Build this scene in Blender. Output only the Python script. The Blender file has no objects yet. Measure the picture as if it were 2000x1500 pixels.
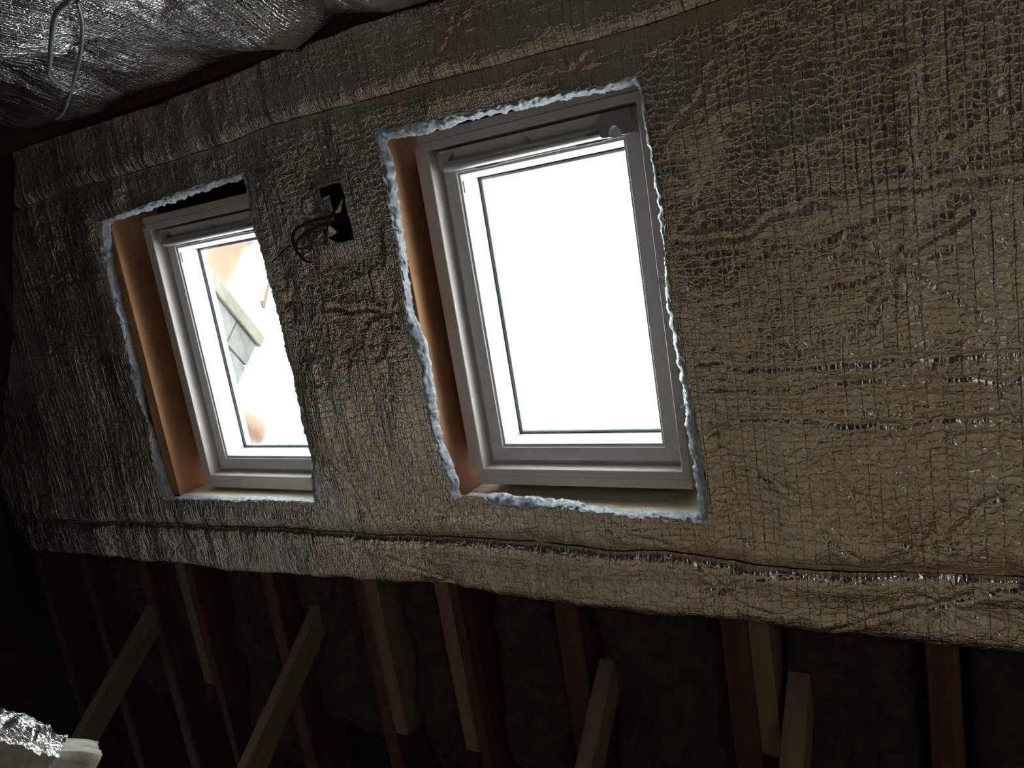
import bpy, bmesh, math, random
import numpy as np
from mathutils import Vector, Matrix
random.seed(7)
scn = bpy.context.scene
COL = scn.collection
SQ = math.sqrt(0.5)

# ---------------------------------------------------------------- frame of the roof slope
# u runs along the ridge, v climbs the 45 degree slope, n points into the loft
BASIS = Matrix(((1, 0, 0), (0, -SQ, -SQ), (0, SQ, -SQ)))
ROT = BASIS.to_4x4()
def W(u, v, n):
    return BASIS @ Vector((u, v, n))

# ---------------------------------------------------------------- camera, sky, exposure
cam_data = bpy.data.cameras.new('camera')
cam = bpy.data.objects.new('camera', cam_data)
COL.objects.link(cam)
RC = Matrix(((0.86162126, -0.15951524, -0.48183367),
             (-0.04229202, -0.96859171, 0.24503366),
             (-0.50578671, -0.19074851, -0.84130543)))
ax = BASIS @ RC[0]
ay = -(BASIS @ RC[1])
az = -(BASIS @ RC[2])
cm = Matrix((ax, ay, az)).transposed().to_4x4()
cm.translation = W(0, 0, 2.1)
cam.matrix_world = cm
cam_data.sensor_width = 36
cam_data.lens = 36 * 1517.3356 / 2000
cam_data.clip_start = 0.02
scn.camera = cam

SKY = 12.5
world = bpy.data.worlds.new('overcast_sky')
scn.world = world
world.use_nodes = True
wn = world.node_tree.nodes
wn['Background'].inputs['Color'].default_value = (0.93, 0.96, 1.0, 1)
wn['Background'].inputs['Strength'].default_value = SKY
world.cycles.sampling_method = 'MANUAL'
world.cycles.sample_map_resolution = 64

def portal(name, u, v, n, su, sv):
    d = bpy.data.lights.new(name, 'AREA')
    d.shape = 'RECTANGLE'
    d.size = su
    d.size_y = sv
    d.cycles.is_portal = True
    o = bpy.data.objects.new(name, d)
    # area lights shine along their -Z: +Z = outward (-n), so -Z points into the loft
    m = Matrix((BASIS @ Vector((1, 0, 0)), BASIS @ Vector((0, -1, 0)), BASIS @ Vector((0, 0, -1)))).transposed().to_4x4()
    m.translation = W(u, v, n)
    o.matrix_world = m
    COL.objects.link(o)

scn.view_settings.view_transform = 'Standard'
scn.view_settings.look = 'None'
scn.view_settings.gamma = 1
scn.view_settings.use_curve_mapping = False
scn.view_settings.exposure = 0.0
scn.cycles.max_bounces = 10
scn.cycles.diffuse_bounces = 6
scn.cycles.glossy_bounces = 5
scn.cycles.transparent_max_bounces = 12
scn.cycles.use_denoising = True
scn.cycles.use_adaptive_sampling = False

# ---------------------------------------------------------------- traced outlines, in metres on the slope
RA = [([(-1.532,0.362),(-1.536,0.312),(-1.529,0.249),(-1.534,0.187),(-1.534,0.093),(-1.535,0.029),(-1.532,-0.053),(-1.539,-0.134),(-1.55,-0.225),(-1.549,-0.292),(-1.536,-0.353),(-1.532,-0.422),(-1.539,-0.526),(-1.531,-0.632),(-1.513,-0.703),(-1.502,-0.766),(-1.499,-0.84)],[(-1.52,0.343),(-1.512,0.292),(-1.513,0.23),(-1.517,0.16),(-1.522,0.089),(-1.524,0.009),(-1.531,-0.072),(-1.54,-0.155),(-1.536,-0.222),(-1.515,-0.291),(-1.513,-0.377),(-1.512,-0.464),(-1.518,-0.551),(-1.517,-0.64),(-1.494,-0.721),(-1.485,-0.784),(-1.485,-0.835)]),([(-1.499,-0.84),(-1.458,-0.825),(-1.387,-0.822),(-1.314,-0.85),(-1.24,-0.861),(-1.165,-0.854),(-1.075,-0.849),(-0.991,-0.862),(-0.924,-0.864),(-0.876,-0.868),(-0.782,-0.874),(-0.707,-0.876),(-0.654,-0.878)],[(-1.485,-0.835),(-1.413,-0.822),(-1.314,-0.823),(-1.211,-0.833),(-1.12,-0.835),(-1.016,-0.847),(-0.909,-0.862),(-0.805,-0.861),(-0.712,-0.86),(-0.677,-0.862)]),([(-0.654,-0.878),(-0.635,-0.816),(-0.639,-0.696),(-0.645,-0.623),(-0.65,-0.506),(-0.654,-0.435),(-0.667,-0.321),(-0.677,-0.251),(-0.673,-0.142),(-0.664,-0.063),(-0.669,0.031),(-0.673,0.109),(-0.68,0.188),(-0.68,0.251),(-0.684,0.314),(-0.686,0.327)],[(-0.677,-0.862),(-0.673,-0.781),(-0.676,-0.705),(-0.681,-0.6),(-0.678,-0.527),(-0.683,-0.439),(-0.69,-0.338),(-0.694,-0.267),(-0.691,-0.184),(-0.681,-0.089),(-0.685,0.006),(-0.687,0.098),(-0.694,0.178),(-0.694,0.255),(-0.698,0.307),(-0.711,0.322)]),([(-0.686,0.327),(-0.743,0.328),(-0.793,0.324),(-0.892,0.331),(-0.997,0.338),(-1.076,0.338),(-1.155,0.341),(-1.237,0.349),(-1.3,0.343),(-1.353,0.35),(-1.428,0.356),(-1.532,0.362)],[(-0.711,0.314),(-0.754,0.313),(-0.879,0.317),(-1.012,0.323),(-1.124,0.33),(-1.257,0.327),(-1.371,0.323),(-1.516,0.335),(-1.52,0.335)])]
LA = [([(-3.006,0.295),(-3.038,0.151),(-3.033,-0.001),(-3.026,-0.118),(-3.031,-0.265),(-3.048,-0.382),(-3.032,-0.473),(-3.012,-0.546),(-3.047,-0.688),(-3.069,-0.846),(-3.039,-0.892)],[(-2.966,0.292),(-3.008,0.146),(-3.017,-0.007),(-3.02,-0.124),(-3.019,-0.24),(-3.022,-0.36),(-3.046,-0.5),(-3.037,-0.573),(-3.029,-0.696),(-3.019,-0.854),(-3.007,-0.886)]),([(-3.039,-0.892),(-2.71,-0.879),(-2.556,-0.882),(-2.405,-0.87),(-2.254,-0.871),(-2.136,-0.873)],[(-3.007,-0.886),(-2.74,-0.879),(-2.602,-0.88),(-2.435,-0.872),(-2.279,-0.872),(-2.165,-0.87)]),([(-2.136,-0.873),(-2.135,-0.851),(-2.131,-0.81),(-2.116,-0.749),(-2.1,-0.69),(-2.108,-0.635),(-2.111,-0.562),(-2.108,-0.484),(-2.106,-0.407),(-2.111,-0.319),(-2.112,-0.256),(-2.111,-0.175),(-2.12,-0.061),(-2.123,-0.021),(-2.125,0.047),(-2.134,0.119),(-2.14,0.164),(-2.141,0.218),(-2.132,0.278),(-2.134,0.341)],[(-2.165,-0.87),(-2.167,-0.861),(-2.163,-0.82),(-2.15,-0.758),(-2.133,-0.699),(-2.139,-0.642),(-2.142,-0.568),(-2.139,-0.49),(-2.137,-0.412),(-2.142,-0.323),(-2.144,-0.258),(-2.143,-0.177),(-2.152,-0.061),(-2.155,-0.02),(-2.157,0.048),(-2.166,0.122),(-2.172,0.167),(-2.172,0.221),(-2.166,0.283),(-2.169,0.328)]),([(-2.134,0.341),(-2.211,0.339),(-2.359,0.337),(-2.531,0.328),(-2.713,0.317),(-2.86,0.31),(-3.006,0.295)],[(-2.169,0.328),(-2.294,0.325),(-2.435,0.316),(-2.583,0.309),(-2.816,0.297),(-2.966,0.292)])]
HOLE = [(-1.812,0.236),(-1.765,0.238),(-1.719,0.238),(-1.713,0.204),(-1.714,0.17),(-1.711,0.136),(-1.706,0.098),(-1.704,0.055),(-1.739,0.055),(-1.776,0.053),(-1.812,0.052),(-1.845,0.054),(-1.866,0.08),(-1.836,0.1),(-1.795,0.116),(-1.768,0.134),(-1.782,0.149),(-1.804,0.174),(-1.808,0.206)]
FLAPS = [[(-1.817,0.207),(-1.789,0.211),(-1.776,0.15),(-1.792,0.147),(-1.814,0.172)],[(-1.776,0.15),(-1.732,0.196),(-1.728,0.19),(-1.759,0.148)],[(-1.875,0.08),(-1.844,0.104),(-1.803,0.119),(-1.783,0.087),(-1.819,0.075),(-1.784,0.053),(-1.821,0.053),(-1.854,0.054)]]
TOP = [(-3.567,0.66),(-3.31,0.665),(-2.838,0.655),(-2.51,0.65),(-2.086,0.657),(-1.79,0.67),(-1.617,0.663),(-1.529,0.667),(-1.247,0.66),(-1.23,0.66)]
BOT = [(-4.344,-1.139),(-4.262,-1.22),(-3.539,-1.206),(-3.324,-1.216),(-3.084,-1.197),(-2.976,-1.204),(-2.769,-1.213),(-2.601,-1.205),(-2.339,-1.195),(-2.051,-1.176),(-1.996,-1.185),(-1.782,-1.173),(-1.604,-1.162),(-1.546,-1.17),(-1.41,-1.183),(-1.266,-1.191),(-1.198,-1.186),(-1.04,-1.188),(-0.926,-1.184),(-0.863,-1.192),(-0.807,-1.188),(-0.579,-1.173),(-0.375,-1.189),(-0.249,-1.187),(-0.101,-1.189),(0.088,-1.189)]
SEAM = [(-4.234,-1.041),(-3.463,-1.027),(-3.013,-1.008),(-2.755,-1.008),(-2.329,-0.994),(-1.983,-0.991),(-1.838,-0.992),(-1.501,-0.981),(-1.205,-0.981),(-1.061,-0.984),(-0.976,-0.991),(-0.78,-0.98),(-0.632,-0.994),(-0.492,-1.002),(-0.335,-1.004),(-0.201,-0.997),(0.094,-0.985)]
SEAMT = [(-3.558,0.44),(-3.118,0.451),(-2.75,0.448),(-2.443,0.452),(-2.166,0.457),(-2.034,0.47),(-1.798,0.467),(-1.583,0.46),(-1.338,0.458),(-1.101,0.451),(-0.894,0.45),(-0.791,0.446),(-0.613,0.446),(-0.485,0.453)]
LEFT = [(-3.464,0.659),(-3.616,0.355),(-3.845,-0.066),(-3.977,-0.256),(-4.16,-0.456),(-4.207,-0.562),(-4.197,-0.616),(-4.315,-0.726),(-4.356,-0.895),(-4.344,-1.139)]
PIN = [(-0.626,-1.076),(-0.076,-1.07),(-0.132,-0.22),(-0.626,-0.62),(-0.865,0.381),(-1.213,0.571),(-1.607,-1.157),(-2.015,-1.033),(-2.142,0.411),(-1.621,-0.197),(-3.049,-1.122),(-2.113,-0.718),(-2.789,0.392),(-0.725,0.013),(-0.116,-0.925),(-1.204,-0.976),(-2.065,-0.116),(-0.654,-0.091),(-0.222,-0.113)]
CEDGE = [(-3.432,0.765),(-3.278,0.721),(-3.065,0.7),(-2.831,0.684),(-2.578,0.706),(-2.351,0.691),(-2.146,0.708),(-1.941,0.7),(-1.776,0.659),(-1.694,0.678),(-1.591,0.708),(-1.489,0.691),(-1.394,0.669),(-1.28,0.663),(-1.219,0.661)]
CAB_L = [(-1.605,0.62,0.97),(-1.644,0.62,0.966),(-1.7,0.62,0.946),(-1.799,0.62,0.895),(-1.923,0.62,0.828),(-2.03,0.62,0.769),(-2.135,0.62,0.714)]
CAB_L2 = [(-2.144,0.62,0.706),(-2.177,0.62,0.683),(-2.221,0.62,0.636),(-2.27,0.62,0.573)]
CAB_R = [(-1.595,0.62,0.958),(-1.66,0.62,0.91),(-1.73,0.62,0.863),(-1.83,0.62,0.803),(-1.99,0.62,0.712),(-2.126,0.62,0.641),(-2.263,0.62,0.57),(-2.386,0.62,0.508),(-2.509,0.62,0.445),(-2.586,0.62,0.412),(-2.647,0.62,0.396)]
W1 = [(-1.762,0.142,0.08),(-1.781,0.14,0.104),(-1.805,0.14,0.113),(-1.84,0.139,0.115),(-1.88,0.135,0.118),(-1.914,0.127,0.121),(-1.937,0.117,0.123),(-1.948,0.099,0.125),(-1.949,0.08,0.128),(-1.943,0.057,0.131)]
W2 = [(-1.763,0.126,0.08),(-1.786,0.122,0.104),(-1.812,0.12,0.112),(-1.844,0.115,0.115),(-1.881,0.108,0.117),(-1.908,0.098,0.119),(-1.932,0.085,0.122),(-1.945,0.071,0.125),(-1.951,0.055,0.127)]
W3 = [(-1.947,0.08,0.13),(-1.944,0.057,0.13),(-1.93,0.039,0.13),(-1.916,0.021,0.13),(-1.904,0.011,0.13),(-1.885,0.006,0.13)]
W4 = [(-1.949,0.071,0.125),(-1.978,0.07,0.123),(-2.011,0.057,0.121),(-2.028,0.048,0.12),(-2.071,0.03,0.118)]
W5 = [(-1.94,0.071,0.13),(-1.925,0.053,0.127),(-1.905,0.057,0.123),(-1.888,0.046,0.12)]
CREASE = [[(-0.631,-0.425),(-0.2,-0.44),(0.099,-0.446)],[(-0.611,-0.486),(-0.32,-0.492),(0.098,-0.498)],[(-0.655,-0.097),(-0.457,-0.104),(-0.404,-0.068),(-0.285,-0.048),(-0.22,-0.078),(-0.18,-0.137),(-0.132,-0.22)],[(-0.174,-0.044),(0.12,-0.051)],[(-0.132,-0.22),(-0.002,-0.299),(0.063,-0.38)],[(-0.132,-0.22),(-0.207,-0.383)],[(-0.132,-0.22),(0.025,-0.116)],[(-0.626,-0.62),(-0.518,-0.574),(-0.328,-0.592),(0.105,-0.594)],[(-0.626,-0.62),(-0.531,-0.703),(-0.393,-0.779)],[(-0.339,-0.891),(-0.258,-0.956)],[(0.091,-0.74),(-0.003,-0.819),(-0.061,-0.921)],[(-0.667,0.134),(-0.548,0.235),(-0.501,0.308)],[(-1.88,-0.152),(-1.747,-0.175),(-1.621,-0.197)],[(-1.835,-1.077),(-1.607,-1.157)],[(-0.719,-0.976),(-0.626,-1.076),(-0.506,-1.144)],[(-0.626,-1.076),(-0.508,-1.029)],[(-0.626,-1.076),(-0.659,-1.17)],[(-0.076,-1.07),(-0.245,-1.128),(-0.348,-1.178)],[(-0.076,-1.07),(0.01,-1.036),(0.093,-0.994)],[(-0.076,-1.07),(-0.016,-1.142)],[(-3.687,0.111),(-3.038,0.084)],[(-0.875,0.384),(-0.918,0.446)],[(-0.865,0.381),(-0.809,0.425)],[(-1.264,0.503),(-1.213,0.571),(-1.147,0.475)],[(-2.011,-0.717),(-1.887,-0.901),(-1.858,-0.979)],[(-0.964,-0.91),(-0.778,-0.964)],[(-3.43,0.129),(-3.06,0.076)],[(-0.289,-0.721),(-0.225,-0.829),(-0.138,-0.906)]]

# ---------------------------------------------------------------- numpy helpers
def vnoise(x, y, seed=0):
    x = np.asarray(x, float); y = np.asarray(y, float)
    xi = np.floor(x).astype(np.int64); yi = np.floor(y).astype(np.int64)
    fx = x - xi; fy = y - yi
    fx = fx * fx * (3 - 2 * fx); fy = fy * fy * (3 - 2 * fy)
    def h(a, b):
        k = (a * 374761393 + b * 668265263 + seed * 1442695041) & 0x7fffffff
        k = ((k ^ (k >> 13)) * 1274126177) & 0x7fffffff
        k = k ^ (k >> 16)
        return (k & 0xffff) / 32767.5 - 1
    a = h(xi, yi); b = h(xi + 1, yi); c = h(xi, yi + 1); d = h(xi + 1, yi + 1)
    return (a * (1 - fx) + b * fx) * (1 - fy) + (c * (1 - fx) + d * fx) * fy

def smooth(a, b, x):
    t = np.clip((x - a) / (b - a), 0, 1)
    return t * t * (3 - 2 * t)

def seg_dist(px, py, poly, closed=False):
    """distance to a polyline and the nearest point on it"""
    best = np.full(px.shape, 1e9); bx = np.zeros(px.shape); by = np.zeros(px.shape)
    pts = list(poly) + ([poly[0]] if closed else [])
    for (x0, y0), (x1, y1) in zip(pts[:-1], pts[1:]):
        dx, dy = x1 - x0, y1 - y0
        L2 = dx * dx + dy * dy + 1e-12
        t = np.clip(((px - x0) * dx + (py - y0) * dy) / L2, 0, 1)
        cx = x0 + t * dx; cy = y0 + t * dy
        d = np.hypot(px - cx, py - cy)
        m = d < best
        best = np.where(m, d, best); bx = np.where(m, cx, bx); by = np.where(m, cy, by)
    return best, bx, by

def inside(px, py, poly):
    c = np.zeros(px.shape, bool)
    n = len(poly); j = n - 1
    for i in range(n):
        xi, yi = poly[i]; xj, yj = poly[j]
        if yi != yj:
            m = ((yi > py) != (yj > py)) & (px < (xj - xi) * (py - yi) / (yj - yi) + xi)
            c ^= m
        j = i
    return c

def pl(poly, x, key=0):
    a = np.array(poly)
    o = np.argsort(a[:, key])
    return np.interp(x, a[o, key], a[o, 1 - key])

# ---------------------------------------------------------------- object helpers
def put(name, mesh, mat, parent=None, rot=True, loc=None, smooth_shade=False):
    if mat is not None and not mesh.materials:
        mesh.materials.append(mat)
    if smooth_shade:
        mesh.shade_smooth()
    o = bpy.data.objects.new(name, mesh)
    if parent is None:
        m = ROT.copy() if rot else Matrix.Identity(4)
        if loc is not None: m.translation = Vector(loc)
        o.matrix_world = m
    else:
        o.parent = parent
    COL.objects.link(o)
    return o

def empty(name, loc, rot=True):
    o = bpy.data.objects.new(name, None)
    m = ROT.copy() if rot else Matrix.Identity(4)
    m.translation = Vector(loc)
    o.matrix_world = m
    o.empty_display_size = 0.05
    COL.objects.link(o)
    return o

def tag(o, label=None, cat=None, group=None, kind=None):
    if label: o['label'] = label
    if cat: o['category'] = cat
    if group: o['group'] = group
    if kind: o['kind'] = kind
    return o

def bm_mesh(bm, name='mesh'):
    me = bpy.data.meshes.new(name)
    bmesh.ops.recalc_face_normals(bm, faces=bm.faces)
    bm.to_mesh(me); bm.free()
    return me

def add_box(bm, x0, x1, y0, y1, z0, z1, bev=0.0, mat3=None):
    vs = [bm.verts.new((x, y, z)) for x in (x0, x1) for y in (y0, y1) for z in (z0, z1)]
    fs = [(0, 1, 3, 2), (4, 6, 7, 5), (0, 4, 5, 1), (2, 3, 7, 6), (0, 2, 6, 4), (1, 5, 7, 3)]
    faces = [bm.faces.new([vs[i] for i in f]) for f in fs]
    if bev > 0:
        es = list({e for f in faces for e in f.edges})
        r = bmesh.ops.bevel(bm, geom=es, offset=bev, segments=2, profile=0.5, affect='EDGES')
        vs = list({v for f in r['faces'] for v in f.verts} | {v for v in vs if v.is_valid})
    if mat3 is not None:
        for v in vs: v.co = mat3 @ v.co
    return vs

def box_mesh(*a, **k):
    bm = bmesh.new(); add_box(bm, *a, **k)
    return bm_mesh(bm)

def plank_mesh(x0, x1, y0, y1, z0, z1, axis=1, seg=12, wob=0.002, seed=0, bev=0.003):
    """a sawn timber: long box cut into segments with slightly wandering arrises"""
    bm = bmesh.new()
    lim = [(x0, x1), (y0, y1), (z0, z1)]
    a, b = [i for i in range(3) if i != axis]
    rng = random.Random(seed)
    rings = []
    for k in range(seg + 1):
        t = k / seg
        p = lim[axis][0] + (lim[axis][1] - lim[axis][0]) * t
        ring = []
        (A0, A1), (B0, B1) = lim[a], lim[b]
        c = bev
        for (q, r) in ((A0 + c, B0), (A1 - c, B0), (A1, B0 + c), (A1, B1 - c), (A1 - c, B1), (A0 + c, B1), (A0, B1 - c), (A0, B0 + c)):
            co = [0, 0, 0]; co[axis] = p
            co[a] = q + rng.uniform(-wob, wob); co[b] = r + rng.uniform(-wob, wob)
            ring.append(bm.verts.new(co))
        rings.append(ring)
    for r0, r1 in zip(rings[:-1], rings[1:]):
        for i in range(8):
            bm.faces.new((r0[i], r0[(i + 1) % 8], r1[(i + 1) % 8], r1[i]))
    bm.faces.new(rings[0]); bm.faces.new(rings[-1])
    return bm_mesh(bm)

def ring_mesh(bm, loops):
    """loft a rectangular ring: loops of (u0,u1,v0,v1,n), closed back to the first"""
    rs = []
    for (u0, u1, v0, v1, n) in loops:
        rs.append([bm.verts.new(c) for c in ((u0, v0, n), (u1, v0, n), (u1, v1, n), (u0, v1, n))])
    for i in range(len(rs)):
        a, b = rs[i], rs[(i + 1) % len(rs)]
        for k in range(4):
            bm.faces.new((a[k], a[(k + 1) % 4], b[(k + 1) % 4], b[k]))

def prism(bm, poly, n0, n1):
    a = [bm.verts.new((x, y, n0)) for x, y in poly]
    b = [bm.verts.new((x, y, n1)) for x, y in poly]
    bm.faces.new(a[::-1]); bm.faces.new(b)
    k = len(poly)
    for i in range(k):
        bm.faces.new((a[i], a[(i + 1) % k], b[(i + 1) % k], b[i]))

def tube_mesh(pts, r, sides=8, smoothn=3):
    P = [Vector(p) for p in pts]
    for _ in range(smoothn):
        Q = [P[0]]
        for a, b in zip(P[:-1], P[1:]):
            Q += [a.lerp(b, .25), a.lerp(b, .75)]
        Q.append(P[-1]); P = Q
    bm = bmesh.new(); rings = []
    up = Vector((0.3, 0.2, 1)).normalized()
    for i, p in enumerate(P):
        t = (P[min(i + 1, len(P) - 1)] - P[max(i - 1, 0)]).normalized()
        x = t.cross(up).normalized(); y = t.cross(x)
        rr = r(i / (len(P) - 1)) if callable(r) else r
        rings.append([bm.verts.new(p + (x * math.cos(a) + y * math.sin(a)) * rr) for a in [2 * math.pi * k / sides for k in range(sides)]])
    for a, b in zip(rings[:-1], rings[1:]):
        for k in range(sides):
            bm.faces.new((a[k], a[(k + 1) % sides], b[(k + 1) % sides], b[k]))
    bm.faces.new(rings[0]); bm.faces.new(rings[-1])
    me = bm_mesh(bm); me.shade_smooth()
    return me

def grid_mesh(X, Y, Z, keep=None):
    ny, nx = X.shape
    idx = np.arange(nx * ny).reshape(ny, nx)
    q = np.stack([idx[:-1, :-1], idx[:-1, 1:], idx[1:, 1:], idx[1:, :-1]], -1).reshape(-1, 4)
    co = np.stack([X, Y, Z], -1).reshape(-1, 3)
    if keep is not None:
        q = q[keep.reshape(-1)]
        used = np.unique(q)
        mp = np.full(nx * ny, -1); mp[used] = np.arange(len(used))
        q = mp[q]; co = co[used]
    me = bpy.data.meshes.new('sheet')
    me.vertices.add(len(co)); me.vertices.foreach_set('co', co.astype(np.float32).ravel())
    me.loops.add(q.size); me.loops.foreach_set('vertex_index', q.astype(np.int32).ravel())
    me.polygons.add(len(q))
    me.polygons.foreach_set('loop_start', np.arange(0, q.size, 4, dtype=np.int32))
    me.polygons.foreach_set('use_smooth', np.ones(len(q), bool))
    me.update(calc_edges=True); me.validate()
    return me

# ---------------------------------------------------------------- materials
def new_mat(name):
    m = bpy.data.materials.new(name); m.use_nodes = True
    nt = m.node_tree
    return m, nt, nt.nodes['Principled BSDF']

def N(nt, t, **kw):
    n = nt.nodes.new(t)
    for k, v in kw.items():
        if k in ('operation', 'feature', 'voronoi_dimensions', 'noise_dimensions', 'blend_type', 'data_type', 'wave_type', 'bands_direction', 'invert'):
            setattr(n, k, v)
        else:
            n.inputs[k].default_value = v
    return n

def math_(nt, op, a, b=None, clamp=False):
    n = nt.nodes.new('ShaderNodeMath'); n.operation = op; n.use_clamp = clamp
    for i, x in enumerate((a, b)):
        if x is None: continue
        if isinstance(x, (int, float)): n.inputs[i].default_value = x
        else: nt.links.new(x, n.inputs[i])
    return n.outputs[0]

def ramp(nt, fac, stops):
    r = nt.nodes.new('ShaderNodeValToRGB')
    el = r.color_ramp.elements
    while len(el) < len(stops): el.new(0.5)
    for e, (p, c) in zip(el, stops):
        e.position = p; e.color = (*c, 1)
    nt.links.new(fac, r.inputs[0])
    return r.outputs[0]

def foil_material(name, rough, tint, tint2, bump=1.0, fine=0.9, cell=54.0):
    m, nt, b = new_mat(name)
    lk = nt.links.new
    tc = N(nt, 'ShaderNodeTexCoord')
    sep = N(nt, 'ShaderNodeSeparateXYZ'); lk(tc.outputs['Object'], sep.inputs[0])
    add = math_(nt, 'ADD', sep.outputs['Y'], sep.outputs['Z'])      # distance along the strip on either slope
    flat = N(nt, 'ShaderNodeCombineXYZ'); lk(sep.outputs['X'], flat.inputs[0]); lk(add, flat.inputs[1])
    # warp
    nz = N(nt, 'ShaderNodeTexNoise', Scale=14.0, Detail=3.0); lk(flat.outputs[0], nz.inputs['Vector'])
    warp = N(nt, 'ShaderNodeVectorMath', operation='MULTIPLY_ADD')
    lk(nz.outputs['Color'], warp.inputs[0]); warp.inputs[1].default_value = (0.010, 0.010, 0); lk(flat.outputs[0], warp.inputs[2])
    ws = N(nt, 'ShaderNodeSeparateXYZ'); lk(warp.outputs[0], ws.inputs[0])
    # straight quilting ridges running up the slope, uneven spacing
    v1 = N(nt, 'ShaderNodeTexVoronoi', voronoi_dimensions='1D', feature='DISTANCE_TO_EDGE', Scale=31.0, Randomness=0.95)
    lk(ws.outputs['X'], v1.inputs['W'])
    ridge = math_(nt, 'MINIMUM', v1.outputs['Distance'], 0.06)
    ridge = math_(nt, 'MULTIPLY', ridge, 1 / 0.06)
    # ridge depth varies along the line
    nzr = N(nt, 'ShaderNodeTexNoise', Scale=5.0, Detail=2.0); lk(flat.outputs[0], nzr.inputs['Vector'])
    rs = math_(nt, 'MULTIPLY', ridge, math_(nt, 'MULTIPLY', nzr.outputs['Fac'], 1.5))
    # bubbles in columns
    mp = N(nt, 'ShaderNodeMapping'); mp.inputs['Scale'].default_value = (1.25, 1.0, 1.0); lk(warp.outputs[0], mp.inputs['Vector'])
    v2 = N(nt, 'ShaderNodeTexVoronoi', voronoi_dimensions='2D', feature='DISTANCE_TO_EDGE', Scale=cell, Randomness=0.42)
    lk(mp.outputs[0], v2.inputs['Vector'])
    bub = math_(nt, 'MINIMUM', v2.outputs['Distance'], 0.16)
    bub = math_(nt, 'MULTIPLY', bub, 3.0)
    # creased crackle
    nz2 = N(nt, 'ShaderNodeTexNoise', Scale=30.0, Detail=4.0); lk(flat.outputs[0], nz2.inputs['Vector'])
    warp2 = N(nt, 'ShaderNodeVectorMath', operation='MULTIPLY_ADD')
    lk(nz2.outputs['Color'], warp2.inputs[0]); warp2.inputs[1].default_value = (0.03, 0.03, 0); lk(flat.outputs[0], warp2.inputs[2])
    v3 = N(nt, 'ShaderNodeTexVoronoi', voronoi_dimensions='2D', feature='DISTANCE_TO_EDGE', Scale=27.0, Randomness=1.0)
    lk(warp2.outputs[0], v3.inputs['Vector'])
    cr = math_(nt, 'MULTIPLY', math_(nt, 'MINIMUM', v3.outputs['Distance'], 0.08), 9.0)
    nz3 = N(nt, 'ShaderNodeTexNoise', Scale=120.0, Detail=4.0, Roughness=0.6); lk(flat.outputs[0], nz3.inputs['Vector'])
    hsum = math_(nt, 'ADD', math_(nt, 'MULTIPLY', rs, 1.15), math_(nt, 'MULTIPLY', bub, 1.0))
    hsum = math_(nt, 'ADD', hsum, math_(nt, 'MULTIPLY', cr, 0.75))
    hsum = math_(nt, 'ADD', hsum, math_(nt, 'MULTIPLY', nz3.outputs['Fac'], fine))
    bp = N(nt, 'ShaderNodeBump', Strength=1.0, Distance=0.0011 * bump)
    lk(hsum, bp.inputs['Height']); lk(bp.outputs[0], b.inputs['Normal'])
    # slight dulling and tint differences of the lacquered foil
    nz4 = N(nt, 'ShaderNodeTexNoise', Scale=3.0, Detail=4.0); lk(flat.outputs[0], nz4.inputs['Vector'])
    c = ramp(nt, nz4.outputs['Fac'], [(0.35, tint), (0.65, tint2)])
    lk(c, b.inputs['Base Color'])
    b.inputs['Metallic'].default_value = 1.0
    r = math_(nt, 'MULTIPLY_ADD', nz4.outputs['Fac'], 0.16)
    nt.nodes[-1].inputs[2].default_value = rough - 0.08
    lk(r, b.inputs['Roughness'])
    return m

def paint_material(name, col, rough=0.45, bump=0.0, metallic=0.0):
    m, nt, b = new_mat(name)
    tc = N(nt, 'ShaderNodeTexCoord')
    nz = N(nt, 'ShaderNodeTexNoise', Scale=25.0, Detail=5.0); nt.links.new(tc.outputs['Object'], nz.inputs['Vector'])
    c = ramp(nt, nz.outputs['Fac'], [(0.3, tuple(x * 0.93 for x in col)), (0.7, col)])
    nt.links.new(c, b.inputs['Base Color'])
    b.inputs['Roughness'].default_value = rough
    b.inputs['Metallic'].default_value = metallic
    if bump:
        bp = N(nt, 'ShaderNodeBump', Strength=0.4, Distance=bump)
        nz2 = N(nt, 'ShaderNodeTexNoise', Scale=220.0, Detail=3.0); nt.links.new(tc.outputs['Object'], nz2.inputs['Vector'])
        nt.links.new(nz2.outputs['Fac'], bp.inputs['Height']); nt.links.new(bp.outputs[0], b.inputs['Normal'])
    return m

def wood_material(name, dark, light, scale=(30, 2, 30), rough=0.75, bump=0.001):
    m, nt, b = new_mat(name)
    tc = N(nt, 'ShaderNodeTexCoord')
    mp = N(nt, 'ShaderNodeMapping'); mp.inputs['Scale'].default_value = scale
    nt.links.new(tc.outputs['Object'], mp.inputs['Vector'])
    nz = N(nt, 'ShaderNodeTexNoise', Scale=1.0, Detail=6.0, Roughness=0.65); nt.links.new(mp.outputs[0], nz.inputs['Vector'])
    nz2 = N(nt, 'ShaderNodeTexNoise', Scale=6.0, Detail=3.0); nt.links.new(tc.outputs['Object'], nz2.inputs['Vector'])
    f = math_(nt, 'ADD', math_(nt, 'MULTIPLY', nz.outputs['Fac'], 0.65), math_(nt, 'MULTIPLY', nz2.outputs['Fac'], 0.35))
    c = ramp(nt, f, [(0.36, dark), (0.64, light)])
    nt.links.new(c, b.inputs['Base Color'])
    b.inputs['Roughness'].default_value = rough
    bp = N(nt, 'ShaderNodeBump', Strength=0.6, Distance=bump)
    nt.links.new(nz.outputs['Fac'], bp.inputs['Height']); nt.links.new(bp.outputs[0], b.inputs['Normal'])
    return m

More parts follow.
